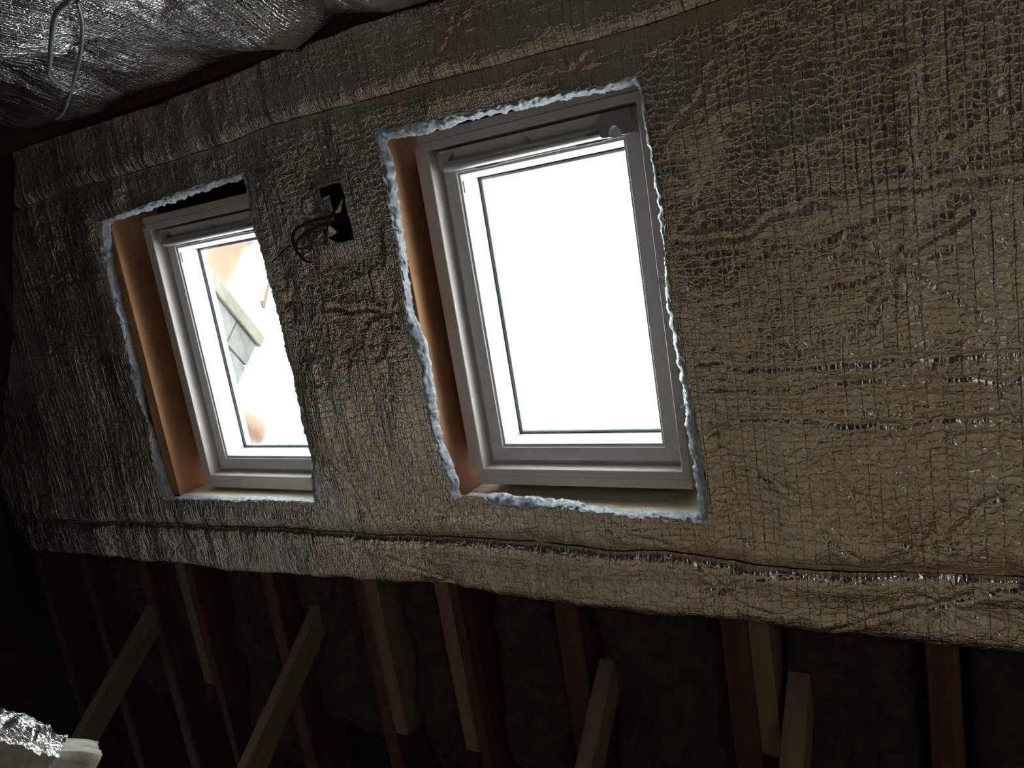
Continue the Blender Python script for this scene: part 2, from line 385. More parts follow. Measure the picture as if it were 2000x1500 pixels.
def rough_material(name, dark, light, scale=20.0, bump=0.006, rough=0.95):
    m, nt, b = new_mat(name)
    tc = N(nt, 'ShaderNodeTexCoord')
    nz = N(nt, 'ShaderNodeTexNoise', Scale=scale, Detail=8.0, Roughness=0.7); nt.links.new(tc.outputs['Object'], nz.inputs['Vector'])
    c = ramp(nt, nz.outputs['Fac'], [(0.35, dark), (0.65, light)])
    nt.links.new(c, b.inputs['Base Color'])
    b.inputs['Roughness'].default_value = rough
    bp = N(nt, 'ShaderNodeBump', Strength=0.8, Distance=bump)
    nt.links.new(nz.outputs['Fac'], bp.inputs['Height']); nt.links.new(bp.outputs[0], b.inputs['Normal'])
    return m

M_FOIL = foil_material('lacquered_foil', 0.215, (0.80, 0.67, 0.55), (0.90, 0.80, 0.71), bump=1.35)
M_FOILC = foil_material('bright_foil', 0.20, (0.50, 0.49, 0.48), (0.64, 0.63, 0.62), bump=1.4, fine=0.3, cell=70.0)
M_WHITE = paint_material('white_painted_pine', (0.74, 0.68, 0.64), 0.42, 0.0004)
M_FLAP = paint_material('white_flap', (0.80, 0.77, 0.75), 0.5)
M_SASHIN = paint_material('white_sash', (0.74, 0.71, 0.72), 0.42)
M_ALU = paint_material('satin_aluminium', (0.62, 0.59, 0.57), 0.38, 0.0, 0.75)
M_RUBBER = paint_material('black_gasket', (0.02, 0.02, 0.022), 0.5)
M_SPACER = paint_material('spacer_aluminium', (0.8, 0.8, 0.84), 0.35, 0.0, 0.6)
M_OLDWOOD = wood_material('old_brown_rafter', (0.050, 0.018, 0.010), (0.13, 0.050, 0.026))
M_REVEAL = wood_material('orange_brown_board', (0.40, 0.18, 0.085), (0.62, 0.32, 0.16), scale=(40, 5, 12))
M_PALEWOOD = wood_material('pale_pine', (0.16, 0.105, 0.062), (0.27, 0.19, 0.12))
M_SILL = wood_material('sill_ply', (0.62, 0.53, 0.38), (0.88, 0.79, 0.62), scale=(4, 30, 30))
M_DECK = rough_material('black_roofing_felt', (0.004, 0.004, 0.005), (0.012, 0.011, 0.012), 30, 0.002)
M_GREEN = rough_material('green_membrane', (0.010, 0.022, 0.016), (0.025, 0.045, 0.034), 20, 0.002, 0.7)
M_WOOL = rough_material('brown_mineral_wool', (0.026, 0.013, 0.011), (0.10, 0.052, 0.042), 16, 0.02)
M_FLOOR = wood_material('chipboard_floor', (0.54, 0.42, 0.28), (0.72, 0.60, 0.43), scale=(18, 18, 18))
M_WALL = rough_material('gable_blockwork', (0.06, 0.05, 0.043), (0.12, 0.10, 0.085), 8, 0.004)
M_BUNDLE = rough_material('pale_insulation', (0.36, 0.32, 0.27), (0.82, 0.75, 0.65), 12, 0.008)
M_CABLE = paint_material('dark_cable', (0.018, 0.018, 0.02), 0.4)
M_GREYCABLE = paint_material('grey_cable', (0.16, 0.17, 0.18), 0.32)
M_STONE = rough_material('grey_stone', (0.055, 0.050, 0.045), (0.10, 0.095, 0.085), 9, 0.01)
M_STONE2 = rough_material('buff_stone', (0.085, 0.075, 0.055), (0.13, 0.12, 0.09), 9, 0.01)
M_MORTAR = rough_material('dark_mortar', (0.035, 0.032, 0.03), (0.05, 0.046, 0.042), 20, 0.003)
M_TERRA = rough_material('terracotta', (0.15, 0.085, 0.055), (0.19, 0.115, 0.075), 6, 0.002)
M_SLATE = rough_material('roof_slate', (0.05, 0.05, 0.055), (0.09, 0.09, 0.10), 12, 0.004)
M_RUST = paint_material('rusty_rod', (0.10, 0.065, 0.035), 0.6)

def wadding_material():
    m, nt, b = new_mat('torn_wadding')
    tc = N(nt, 'ShaderNodeTexCoord')
    mp = N(nt, 'ShaderNodeMapping'); mp.inputs['Scale'].default_value = (60, 25, 90); nt.links.new(tc.outputs['Object'], mp.inputs['Vector'])
    nz = N(nt, 'ShaderNodeTexNoise', Scale=1.0, Detail=6.0, Roughness=0.7); nt.links.new(mp.outputs[0], nz.inputs['Vector'])
    c = ramp(nt, nz.outputs['Fac'], [(0.3, (0.22, 0.23, 0.26)), (0.5, (0.50, 0.525, 0.60)), (0.74, (0.80, 0.82, 0.88))])
    nt.links.new(c, b.inputs['Base Color'])
    b.inputs['Roughness'].default_value = 0.38
    b.inputs['Metallic'].default_value = 0.1
    bp = N(nt, 'ShaderNodeBump', Strength=0.9, Distance=0.004)
    nt.links.new(nz.outputs['Fac'], bp.inputs['Height']); nt.links.new(bp.outputs[0], b.inputs['Normal'])
    return m
M_WAD = wadding_material()

def glass_material():
    m, nt, b = new_mat('window_glass')
    nt.nodes.remove(b)
    out = nt.nodes['Material Output']
    tr = N(nt, 'ShaderNodeBsdfTransparent'); tr.inputs[0].default_value = (0.93, 0.95, 0.94, 1)
    gl = N(nt, 'ShaderNodeBsdfGlossy'); gl.inputs['Roughness'].default_value = 0.0
    fr = N(nt, 'ShaderNodeFresnel', IOR=1.5)
    mx = N(nt, 'ShaderNodeMixShader')
    gm = N(nt, 'ShaderNodeNewGeometry')
    fo = math_(nt, 'MULTIPLY', fr.outputs[0], math_(nt, 'SUBTRACT', 1.0, gm.outputs['Backfacing']))
    nt.links.new(fo, mx.inputs[0]); nt.links.new(tr.outputs[0], mx.inputs[1]); nt.links.new(gl.outputs[0], mx.inputs[2])
    nt.links.new(mx.outputs[0], out.inputs['Surface'])
    return m
M_GLASS = glass_material()

# ================================================================ the shell
DU, DV = -1.408, -0.048           # left window relative to the right one
UL, UR = -4.75, 3.6

def deck_mesh():
    bm = bmesh.new()
    rects = [(-1.482 + DU, -0.684 + DU, -0.812 + DV, 0.33 + DV), (-1.482, -0.684, -0.812, 0.33)]
    us = [UL, rects[0][0], rects[0][1], rects[1][0], rects[1][1], UR]
    def b(u0, u1, v0, v1): add_box(bm, u0, u1, v0, v1, -0.185, -0.165)
    for i, (u0, u1) in enumerate(zip(us[:-1], us[1:])):
        if i in (1, 3):
            r = rects[i // 2]
            b(u0, u1, -4.5, r[2]); b(u0, u1, r[3], 0.95)
        else:
            b(u0, u1, -4.5, 0.95)
    return bm_mesh(bm)
o = put('wall_front', deck_mesh(), M_DECK); tag(o, 'black roofing felt behind the rafters of the window slope', kind='structure')
M_DARKWOOL = rough_material('dark_reflection_wool', (0.020, 0.014, 0.011), (0.055, 0.040, 0.032), 9, 0.02)  # dark wool put in out of view so the upper foil reflects less light
W3U, W3N = 1.35, 2.90             # centre of a roof window added for light, unseen in the opposite slope
bm = bmesh.new()
for a in ((UL, W3U - 0.399, -0.3, 5.4), (W3U + 0.399, UR, -0.3, 5.4)):
    add_box(bm, a[0], a[1], 0.90, 0.92, a[2], a[3])
for wu in (W3U,):
    add_box(bm, wu - 0.399, wu + 0.399, 0.90, 0.92, -0.3, W3N - 0.58); add_box(bm, wu - 0.399, wu + 0.399, 0.90, 0.92, W3N + 0.562, 5.4)
o = put('wall_back', bm_mesh(bm), M_DECK); tag(o, 'black roofing felt of the opposite slope', kind='structure')
FZ = -2.93
o = put('floor', box_mesh(UL, UR, -4.4, 3.6, FZ - 0.06, FZ - 0.02), M_DARKWOOL, rot=False); tag(o, 'loft floor out of view, dark wool put in to darken the foil reflections', kind='structure')
rngf = random.Random(3); k_ = 0
for yy in np.arange(-2.30, 0.90, 0.61):
    xx = -3.1 - 1.2 * (k_ % 2)
    while xx < UR - 0.05:
        x1 = min(xx + 2.38, UR - 0.02); x0 = max(xx, -3.4)
        if x1 - x0 > 0.1:
            bd = put('floor_board', box_mesh(-(x1 - x0) / 2 + 0.002, (x1 - x0) / 2 - 0.002, 0.002, 0.598, -0.020, 0, 0.002), M_FLOOR, rot=False, loc=((x0 + x1) / 2, float(yy), FZ))
            tag(bd, 'pale chipboard sheet laid across the middle of the loft floor', 'floor board', 'chipboard sheets on the loft floor')
        xx += 2.38
    k_ += 1
def gable(name, x0, x1, label):
    bm = bmesh.new()
    prof = [(-4.2, FZ), (3.2, FZ), (3.2, -2.60)]
    for v in (-4.2, 0.94):
        p = W(0, v, -0.175); prof.append((p.y, p.z))
    for n_ in (0.0, 5.0):
        p = W(0, 0.91, n_); prof.append((p.y, p.z))
    prof = [(-4.2, FZ), (3.05, FZ)] + [(W(0, -4.3, -0.175).y, W(0, -4.3, -0.175).z), (W(0, 0.91, -0.175).y, W(0, 0.91, -0.175).z), (W(0, 0.91, 4.95).y, W(0, 0.91, 4.95).z)]
    a = [bm.verts.new((x0, y, z)) for y, z in prof]; b = [bm.verts.new((x1, y, z)) for y, z in prof]
    bm.faces.new(a[::-1]); bm.faces.new(b)
    k = len(prof)
    for i in range(k): bm.faces.new((a[i], a[(i + 1) % k], b[(i + 1) % k], b[i]))
    o = put(name, bm_mesh(bm), M_WALL, rot=False); tag(o, label, kind='structure')
gable('wall_left', UL - 0.02, UL, 'dark gable wall at the far left end')
gable('wall_right', UR, UR + 0.02, 'dark gable wall at the near right end')

portal('window_portal', -1.082 + DU, -0.25 + DV, -0.20, 0.62, 1.0)
portal('window_portal', -1.082, -0.25, -0.20, 0.62, 1.0)
d3 = bpy.data.lights.new('window_portal', 'AREA'); d3.shape = 'RECTANGLE'; d3.size = 0.62; d3.size_y = 1.0; d3.cycles.is_portal = True  # sky portal for the window added behind the camera
o3 = bpy.data.objects.new('window_portal', d3); COL.objects.link(o3)
m3_ = Matrix((BASIS @ Vector((1, 0, 0)), BASIS @ Vector((0, 0, 1)), BASIS @ Vector((0, 1, 0)))).transposed()
if m3_.determinant() < 0: m3_ = Matrix((BASIS @ Vector((-1, 0, 0)), BASIS @ Vector((0, 0, 1)), BASIS @ Vector((0, 1, 0)))).transposed()
m3_ = m3_.to_4x4(); m3_.translation = W(W3U, 0.945, W3N); o3.matrix_world = m3_

# ================================================================ rafters
R0 = 0.074
def rafter(u0, u1, v0, v1, mat, name, label, group=None, n1=R0, seed=0):
    me = plank_mesh(u0 - (u0 + u1) / 2, u1 - (u0 + u1) / 2, v0, v1, -0.165, n1, axis=1, seg=14, wob=0.0015, seed=seed)
    o = put(name, me, mat, loc=W((u0 + u1) / 2, 0, 0))
    return tag(o, label, 'rafter', group)
PALE = [(-3.139, -3.081, -1.82, 'pale new rafter just below the left corner of the left window'),
        (-2.011, -1.950, -1.85, 'pale new rafter below the foil between the windows, left of a matching one'),
        (-1.676, -1.617, -1.85, 'pale new rafter below the left corner of the right window'),
        (-0.573, -0.514, -1.62, 'pale new rafter below the right corner of the right window, crossing a strut')]
for i, (a, b_, vb, lab) in enumerate(PALE):
    rafter(a, b_, vb, 0.82, M_PALEWOOD, 'rafter', lab, 'pale new rafters', seed=i)
OLD = [(-4.35, -4.28, 'old dark rafter in the black corner at the far left'),
       (-3.92, -3.85, 'old dark rafter left of the leftmost strut, lost in shadow'),
       (-3.440, -3.365, 'old brown rafter behind the head of the leftmost strut'),
       (-3.079, -3.034, 'old reddish brown rafter forming the left reveal of the left window'),
       (-2.078, -2.013, 'old reddish brown rafter hidden behind the right side of the left window'),
       (-1.615, -1.576, 'old reddish brown rafter forming the left reveal of the right window'),
       (-0.655, -0.575, 'old brown rafter along the right side of the right window'),
       (-0.125, -0.048, 'old dark rafter furthest right below the foil'),
       (0.40, 0.475, 'old dark rafter beyond the right side'), (0.92, 1.0, 'old dark rafter beyond the right side, second'),
       (1.45, 1.53, 'old dark rafter beyond the right side, third'), (1.98, 2.06, 'old dark rafter beyond the right side, fourth'), (2.5, 2.58, 'old dark rafter beyond the right side, fifth'), (3.05, 3.13, 'old dark rafter near the right gable')]
for i, (a, b_, lab) in enumerate(OLD):
    rafter(a, b_, -4.1, 0.82, M_OLDWOOD, 'rafter', lab, 'old brown rafters', n1=0.068, seed=20 + i)
rafter(-2.60, -2.53, -4.1, -0.932, M_OLDWOOD, 'rafter', 'old brown rafter below the middle of the left window', 'old brown rafters', n1=0.06, seed=41)
rafter(-1.21, -1.125, -4.1, -0.912, M_OLDWOOD, 'rafter', 'old brown rafter below the middle of the right window', 'old brown rafters', n1=0.06, seed=42)

def trimmer(u0, u1, v0, v1, mat, label, n1=0.072, name='trimmer_board', axis=0):
    uc, vc = (u0 + u1) / 2, (v0 + v1) / 2
    me = plank_mesh(u0 - uc, u1 - uc, v0 - vc, v1 - vc, -0.163, n1, axis=axis, seg=8, wob=0.0008, seed=int(abs(uc) * 100))
    o = put(name, me, mat, loc=W(uc, vc, 0))
    return tag(o, label, 'board')
trimmer(-2.973, -2.080, -0.930, -0.882, M_SILL, 'pale wooden sill board under the left window', name='sill_board')
trimmer(-1.526, -0.657, -0.910, -0.866, M_SILL, 'pale wooden sill board under the right window, behind a black gap', name='sill_board')
trimmer(-2.973, -2.080, 0.345, 0.385, M_GREEN, 'dark green head board above the left window', name='head_board')
trimmer(-1.526, -0.657, 0.395, 0.435, M_GREEN, 'dark head board above the right window', name='head_board')

for lab, u_, va, vb_ in (('orange brown board lining the left reveal of the left window', -3.032, -0.881, 0.344), ('orange brown board lining the left reveal of the right window', -1.574, -0.865, 0.394)):
    me = plank_mesh(0, (0.058 if u_ < -2 else 0.047), va, vb_, -0.160, 0.071, axis=1, seg=10, wob=0.0004, seed=9, bev=0.001)
    o = put('reveal_board', me, M_REVEAL, loc=W(u_, 0, 0)); tag(o, lab, 'board')
me = plank_mesh(UL, UR, 0.675, 0.85, -0.165, 0.085, axis=0, seg=40, wob=0.002, seed=5)
o = put('ridge_beam', me, M_OLDWOOD); tag(o, 'dark reddish ridge timber showing between the two foil slopes', 'beam')

# ================================================================ mineral wool between rafters
def wool(u0, u1, v0, v1, seed, label):
    nx = int((u1 - u0) / 0.012) + 2; ny = int((v1 - v0) / 0.012) + 2
    uc, vc = (u0 + u1) / 2, (v0 + v1) / 2
    s, t = np.meshgrid(np.linspace(0, 1, nx), np.linspace(0, 1, ny))
    X = (u0 - uc) + s * (u1 - u0); Y = (v0 - vc) + t * (v1 - v0)
    ragged = 0.10 * vnoise(s * 3 + seed, s * 0, seed) + 0.03 * vnoise(s * 12, s * 0, seed + 3)
    Y = Y + ragged * (1 - t) ** 2
    bul = np.sin(np.pi * np.clip(s, 0, 1)) ** 0.5
    Z = -0.055 + 0.075 * bul + 0.045 * vnoise(X * 7 + seed * 3, Y * 5, seed) + 0.018 * vnoise(X * 22, Y * 16, seed + 1) + 0.007 * vnoise(X * 60, Y * 50, seed + 2)
    Z = Z - 0.07 * smooth(0.16, 0, t)
    Z = np.where((s < 0.001) | (s > 0.999) | (t < 0.001) | (t > 0.999), -0.15, Z)
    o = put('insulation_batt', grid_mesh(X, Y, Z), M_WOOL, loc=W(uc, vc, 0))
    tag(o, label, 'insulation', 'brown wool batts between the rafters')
BAYS = [(-3.83, -3.45, 'brown wool batt left of the leftmost strut'),
        (-3.35, -3.15, 'brown wool batt between the leftmost strut and the pale rafter'),
        (-2.97, -2.62, 'brown wool batt right of the leftmost pale rafter'),
        (-2.51, -2.09, 'sagging brown wool batt behind the second strut from the left'),
        (-1.94, -1.69, 'reddish brown wool batt between the close pair of pale rafters'),
        (-1.53, -1.22, 'brown wool batt right of the close pair of pale rafters'),
        (-1.115, -0.67, 'brown wool batt above the third strut from the left'),
        (-0.505, -0.135, 'brown wool batt right of the rightmost pale rafter'),
        (-0.04, 0.39, 'reddish wool batt in the bottom right corner')]
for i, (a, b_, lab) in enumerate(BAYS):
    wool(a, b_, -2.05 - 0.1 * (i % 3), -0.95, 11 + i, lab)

# ================================================================ raking struts
SD = Vector((0, -0.61, 0.792))                     # down the strut, in slope axes
SB = Vector((0, -0.792, -0.61))                    # its depth, away from the room
STR = [(-3.440, -3.390, -1.470, 'grey timber strut at the far left, behind the wrapped bundle'),
       (-2.398, -2.352, -1.432, 'brown timber strut, second from the left'),
       (-1.100, -1.046, -1.488, 'brown timber strut below the right window'),
       (-0.490, -0.428, -1.435, 'brown timber strut furthest right, beside a pale rafter')]
for i, (a, b_, vt, lab) in enumerate(STR):
    top = W((a + b_) / 2, vt, 0.084)
    dn = (BASIS @ SD).normalized(); bk = (BASIS @ SB).normalized(); ux = Vector((1, 0, 0))
    length = (top.z - FZ) / -dn.z
    w = (b_ - a) / 2
    me = plank_mesh(-w, w, -length + 0.0, 0.10, -0.105, 0, axis=1, seg=12, wob=0.0015, seed=60 + i)
    o = put('strut', me, M_PALEWOOD if i else M_PALEWOOD)
    mm = Matrix((ux, -dn, -bk)).transposed().to_4x4(); mm.translation = top
    o.matrix_world = mm
    tag(o, lab, 'strut', 'raking timber struts')

# ================================================================ foil on the window slope
def close_poly(A):
    P = []
    for o_, i_ in A: P += o_[:-1]
    return P
HR = close_poly(RA); HL = close_poly(LA)
HC = HOLE
def relief(u, v):
    h = 0.011 * vnoise(u * 2.4 + 3, v * 2.1, 1) + 0.0105 * vnoise(u * 5.5, v * 3.6, 2) + 0.0035 * vnoise(u * 13, v * 5, 3)
    h = h + 0.0030 * vnoise(u * 19, v * 1.3, 4) + 0.0014 * vnoise(u * 55, v * 5, 5) + 0.0008 * vnoise(u * 90, v * 60, 6)
    h = h + 0.0017 * (1 - 2 * np.abs(vnoise(u * 30 + 2 * vnoise(u * 8, v * 8, 19), v * 17, 18))) * (0.5 + 0.5 * vnoise(u * 3, v * 3, 17)) + 0.0011 * (1 - 2 * np.abs(vnoise(u * 70, v * 45, 21)))
    h = h + 0.0035 * (1 - np.abs(vnoise(u * 9 + 0.6 * vnoise(u * 3, v * 3, 9), v * 7, 8))) ** 4
    for k, (pu, pv) in enumerate(PIN):
        r = np.hypot(u - pu, v - pv) + 1e-4
        th = np.arctan2(v - pv, u - pu)
        big = 1.0 if k in (0, 1, 2, 3, 4, 6) else 0.6
        h = h - 0.020 * big * np.exp(-r / 0.045)
        wr = np.abs(np.sin(th * (3 + k % 3) / 1.0 + k + 0.8 * vnoise(th * 2, r * 6, 30 + k)))
        h = h + 0.008 * big * (wr - 0.6) * np.exp(-r / 0.11) * smooth(0, 0.03, r)
    for k, c in enumerate(CREASE):
        a = np.array(c); m = (u > a[:, 0].min() - 0.06) & (u < a[:, 0].max() + 0.06) & (v > a[:, 1].min() - 0.06) & (v < a[:, 1].max() + 0.06)
        if m.any():
            uu = u[m] + 0.010 * vnoise(u[m] * 22, v[m] * 22, 50 + k); vv = v[m] + 0.012 * vnoise(u[m] * 14, v[m] * 14, 70 + k) + 0.004 * vnoise(u[m] * 60, v[m] * 60, 90 + k)
            d, _, _ = seg_dist(uu, vv, c)
            h[m] += (-0.0042 * np.exp(-(d / 0.006) ** 1.3)) * (0.7 + 0.5 * vnoise(u[m] * 9, v[m] * 9, 33)) + 0.0024 * np.exp(-((d - 0.016) / 0.012) ** 2)
    return h

def foil_sheet(vb, vt, ny, holes, n_base, edge_b, edge_t, u_right=UR - 0.02, lip=0.012):
    fine = np.arange(-4.40, 0.16, 0.0052)
    coarse = np.arange(0.16, u_right, 0.02)
    base = np.concatenate([fine, coarse])
    t = np.linspace(0, 1, ny)
    S_, T = np.meshgrid(base, t)
    vn = vb(S_) * (1 - T) + vt(S_) * T
    uL = pl(LEFT, vn, key=1)
    k = np.clip((S_ + 4.40) / 1.35, 0, 1)
    U = np.where(S_ < -3.05, uL + (-3.05 - uL) * k, S_)
    V = vb(U) * (1 - T) + vt(U) * T
    shp = U.shape
    h = relief(U.ravel(), V.ravel()).reshape(shp)
    att = np.ones(shp)
    keepc = np.ones((shp[0] - 1, shp[1] - 1), bool)
    for H in holes:
        a = np.array(H)
        m = (U > a[:, 0].min() - 0.12) & (U < a[:, 0].max() + 0.12) & (V > a[:, 1].min() - 0.12) & (V < a[:, 1].max() + 0.12)
        d = np.full(shp, 9.0); bx = U.copy(); by = V.copy(); ins = np.zeros(shp, bool)
        dd, cx, cy = seg_dist(U[m], V[m], H, True)
        d[m] = dd; bx[m] = cx; by[m] = cy; ins[m] = inside(U[m], V[m], H)
        uc = (U[:-1, :-1] + U[1:, 1:]) / 2; vc = (V[:-1, :-1] + V[1:, 1:]) / 2
        keepc &= ~inside(uc, vc, H)
        att = np.minimum(att, smooth(0.0, 0.07, d))
        U = np.where(ins & (d < 0.02), bx, U); V = np.where(ins & (d < 0.02), by, V)
    dB = (V - vb(U)); dT = (vt(U) - V)
    h = h * att
    if edge_b: h = h - 0.014 * np.exp(-np.maximum(dB, 0) / 0.012) + 0.007 * np.exp(-((dB - 0.05) / 0.03) ** 2) * edge_b
    if edge_t: h = h - 0.014 * np.exp(-np.maximum(dT, 0) / 0.010) + 0.006 * np.exp(-((dT - 0.045) / 0.03) ** 2) * edge_t
    Nn = np.maximum(n_base + h, 0.0785)
    return grid_mesh(U, V, Nn, keepc)
fb = lambda u: pl(BOT, u); fs = lambda u: pl(SEAM, u); fst = lambda u: pl(SEAMT, u); ft = lambda u: pl(TOP, u)
main = put('foil_insulation', foil_sheet(fs, fst, 285, [HR, HL, HC], 0.10, 0.6, 0.4), M_FOIL)
tag(main, 'wide quilted foil insulation blanket stapled round both roof windows', 'insulation')
low = put('foil_insulation', foil_sheet(fb, lambda u: fs(u) - 0.002, 46, [], 0.102, 0.2, 0.9), M_FOIL)
tag(low, 'narrow foil strip along the bottom edge above the dark struts', 'insulation')
upp = put('foil_insulation', foil_sheet(lambda u: fst(u) + 0.002, ft, 44, [], 0.10, 0.5, 0.0), M_FOIL)
tag(upp, 'foil strip above both windows up to the ridge timber', 'insulation')

# torn, folded edges round the openings
def torn(A, seed, cl=()):
    bm = bmesh.new()
    rng = random.Random(seed)
    rows_all = []
    for si, (o_, i_) in enumerate(A):
        def res(P, n):
            a = np.array(P); s = np.r_[0, np.cumsum(np.hypot(*np.diff(a, axis=0).T))]
            q = np.linspace(0, s[-1], n)
            return np.stack([np.interp(q, s, a[:, 0]), np.interp(q, s, a[:, 1])], 1), s[-1]
        _, L = res(o_, 2)
        n = max(8, int(L / 0.004))
        O, _ = res(o_, n); I, _ = res(i_, n)
        x = np.arange(n) * 0.004
        jo = 0.0034 * vnoise(x * 60, x * 0, seed + si) + 0.0015 * vnoise(x * 230, x * 0, seed + si + 5)
        ji = 0.0045 * vnoise(x * 45, x * 0, seed + si + 9) + 0.0022 * vnoise(x * 200, x * 0, seed + si + 15)
        D = O - I; ln = np.hypot(D[:, 0], D[:, 1])[:, None] + 1e-6
        mid = np.mean(np.array(close_poly(A)), 0)
        out = O - mid; 
        T_ = np.gradient(O, axis=0); Nn = np.stack([-T_[:, 1], T_[:, 0]], 1); Nn /= np.hypot(Nn[:, 0], Nn[:, 1])[:, None] + 1e-9
        Nn *= np.sign((Nn * out).sum(1))[:, None]
        rows = []
        K = 6
        for k in range(K + 1):
            f = k / K
            P = O * (1 - f) + I * f
            P = P + Nn * ((1 - f) * (jo + 0.0035) + f * ji)[:, None]
            z = 0.1035 * (1 - f) + 0.074 * f + 0.006 * math.sin(math.pi * f) + 0.0055 * vnoise(x * 48, x * 0 + f * 7, seed + si + 20) * math.sin(math.pi * min(1, f + 0.15)) + 0.0035 * vnoise(x * 150, x * 0 + f * 20, seed + 31)
            rows.append([bm.verts.new((P[j, 0], P[j, 1], z[j])) for j in range(n)])
        # a return that tucks back under the sheet
        P = I + Nn * (0.012 + ji)[:, None]
        rows.append([bm.verts.new((P[j, 0], P[j, 1], 0.066)) for j in range(n)])
        for a, b in zip(rows[:-1], rows[1:]):
            for j in range(n - 1):
                bm.faces.new((a[j], a[j + 1], b[j + 1], b[j]))
        rows_all.append(rows)
    # close the corners
    for q in range(4):
        a = rows_all[q]; b = rows_all[(q + 1) % 4]
        for k in range(len(a) - 1):
            try: bm.faces.new((a[k][-1], b[k][0], b[k + 1][0], a[k + 1][-1]))
            except ValueError: pass
    me = bm_mesh(bm); me.shade_smooth()
    return me
put('torn_edge', torn(RA, 101), M_WAD, main)
put('torn_edge', torn(LA, 202), M_WAD, main)

# loose fibres pulled from the torn edge
def fibres(cu, cv, cn, r, count, seed):
    rng = random.Random(seed); bm = bmesh.new()
    for _ in range(count):
        a = rng.uniform(0, 2 * math.pi); e = rng.uniform(-0.6, 1.0)
        l = r * rng.uniform(0.4, 1.3)
        d = Vector((math.cos(a), math.sin(a), e)).normalized()
        p = Vector((cu, cv, cn)) + Vector([rng.gauss(0, r * 0.3) for _ in range(3)])
        w = Vector((-d.y, d.x, 0)).normalized() * rng.uniform(0.0004, 0.0009)
        mid_ = p + d * l * 0.5 + Vector([rng.gauss(0, r * 0.15) for _ in range(3)])
        q = p + d * l
        vs = [bm.verts.new(c) for c in (p - w, p + w, mid_ + w, mid_ - w, q)]
        bm.faces.new(vs[:4]); bm.faces.new((vs[3], vs[2], vs[4]))
    return bm_mesh(bm)
for (cu, cv, r, n_, s_) in ((-0.690, -0.193, 0.014, 130, 1), (-0.672, -0.539, 0.009, 70, 2), (-0.683, -0.086, 0.007, 12, 3), (-1.02, -0.838, 0.006, 20, 4)):
    o = put('fibre_tuft', fibres(cu, cv, 0.108, r, n_, s_), M_WAD, main); o['kind'] = 'stuff'

# flaps of foil folded back into the cable hole
for k, F in enumerate(FLAPS):
    bm = bmesh.new()
    n0 = [0.093, 0.090, 0.097][k]
    vs = [bm.verts.new((x, y, n0 - 0.012 * (j % 2))) for j, (x, y) in enumerate(F)]
    bm.faces.new(vs)
    bmesh.ops.triangulate(bm, faces=bm.faces)
    bmesh.ops.subdivide_edges(bm, edges=bm.edges, cuts=3, use_grid_fill=True)
    for v in bm.verts: v.co.z += 0.002 * math.sin(v.co.x * 90) * math.cos(v.co.y * 110)
    g = bmesh.ops.extrude_face_region(bm, geom=list(bm.faces))
    for e in g['geom']:
        if isinstance(e, bmesh.types.BMVert): e.co.z -= 0.003
    put('foil_flap', bm_mesh(bm), M_FOIL, main)

# ================================================================ foil on the opposite slope (seen as the ceiling, upper left)
def ceiling_sheet():
    us = np.concatenate([np.arange(-4.6, -0.95, 0.0085), np.arange(-0.95, UR - 0.02, 0.05)])
    ns = np.concatenate([np.arange(0, 1.35, 0.0085), np.arange(1.35, 1.75, 0.05)])
    U, Q = np.meshgrid(us, ns)
    ve = pl(CEDGE, U)
    ve = np.where(U < -3.43, 0.765 + 0.0 * U, ve)
    top = 0.80
    sag = 0.0013 * (1 - 2 * np.abs(vnoise(U * 34, Q * 14, 97))) + 0.030 * vnoise(U * 2.7 + 5, Q * 1.6, 91) + 0.022 * vnoise(U * 5.5, Q * 3.3 + 0.3, 92) + 0.006 * vnoise(U * 16, Q * 3.5, 93) + 0.002 * vnoise(U * 50, Q * 12, 94)
    for k, (pu, pq) in enumerate(((-1.75, 0.42), (-2.3, 0.36), (-1.45, 0.22), (-2.75, 0.3), (-1.3, 0.75), (-2.1, 0.85), (-2.95, 0.62))):
        r = np.hypot(U - pu, Q - pq) + 1e-4; th = np.arctan2(Q - pq, U - pu)
        sag -= 0.030 * np.exp(-r / 0.07)
        sag += 0.009 * (np.abs(np.sin(th * 3.5 + k)) - 0.6) * np.exp(-r / 0.18) * smooth(0, 0.04, r)
    for (pu, pq, sg, am) in ((-2.22, 0.42, 0.16, 0.055), (-1.98, 0.28, 0.10, 0.030), (-2.42, 0.70, 0.14, 0.035), (-1.80, 0.62, 0.13, 0.03)):
        sag += am * np.exp(-((U - pu) ** 2 + ((Q - pq) * 0.8) ** 2) / (2 * sg * sg))
    V = ve + (top - ve) * smooth(0.0, 0.45, Q) - sag * smooth(0, 0.12, Q)
    edge = 0.012 * vnoise(U * 7, U * 0, 95) * (1 - smooth(0, 0.1, Q))
    Nn = 0.14 + Q + edge - 0.02 * smooth(0.03, 0, Q)
    uc = (U[:-1, :-1] + U[1:, 1:]) / 2; nc = (Nn[:-1, :-1] + Nn[1:, 1:]) / 2
    keep = ~((np.abs(uc - W3U) < 0.40) & (nc > W3N - 0.60) & (nc < W3N + 0.58))
    return grid_mesh(U, np.minimum(V, 0.885), Nn, keep)
ceil = put('foil_insulation', ceiling_sheet(), M_FOILC)
tag(ceil, 'shiny silver foil sagging overhead on the opposite slope, upper left', 'insulation')

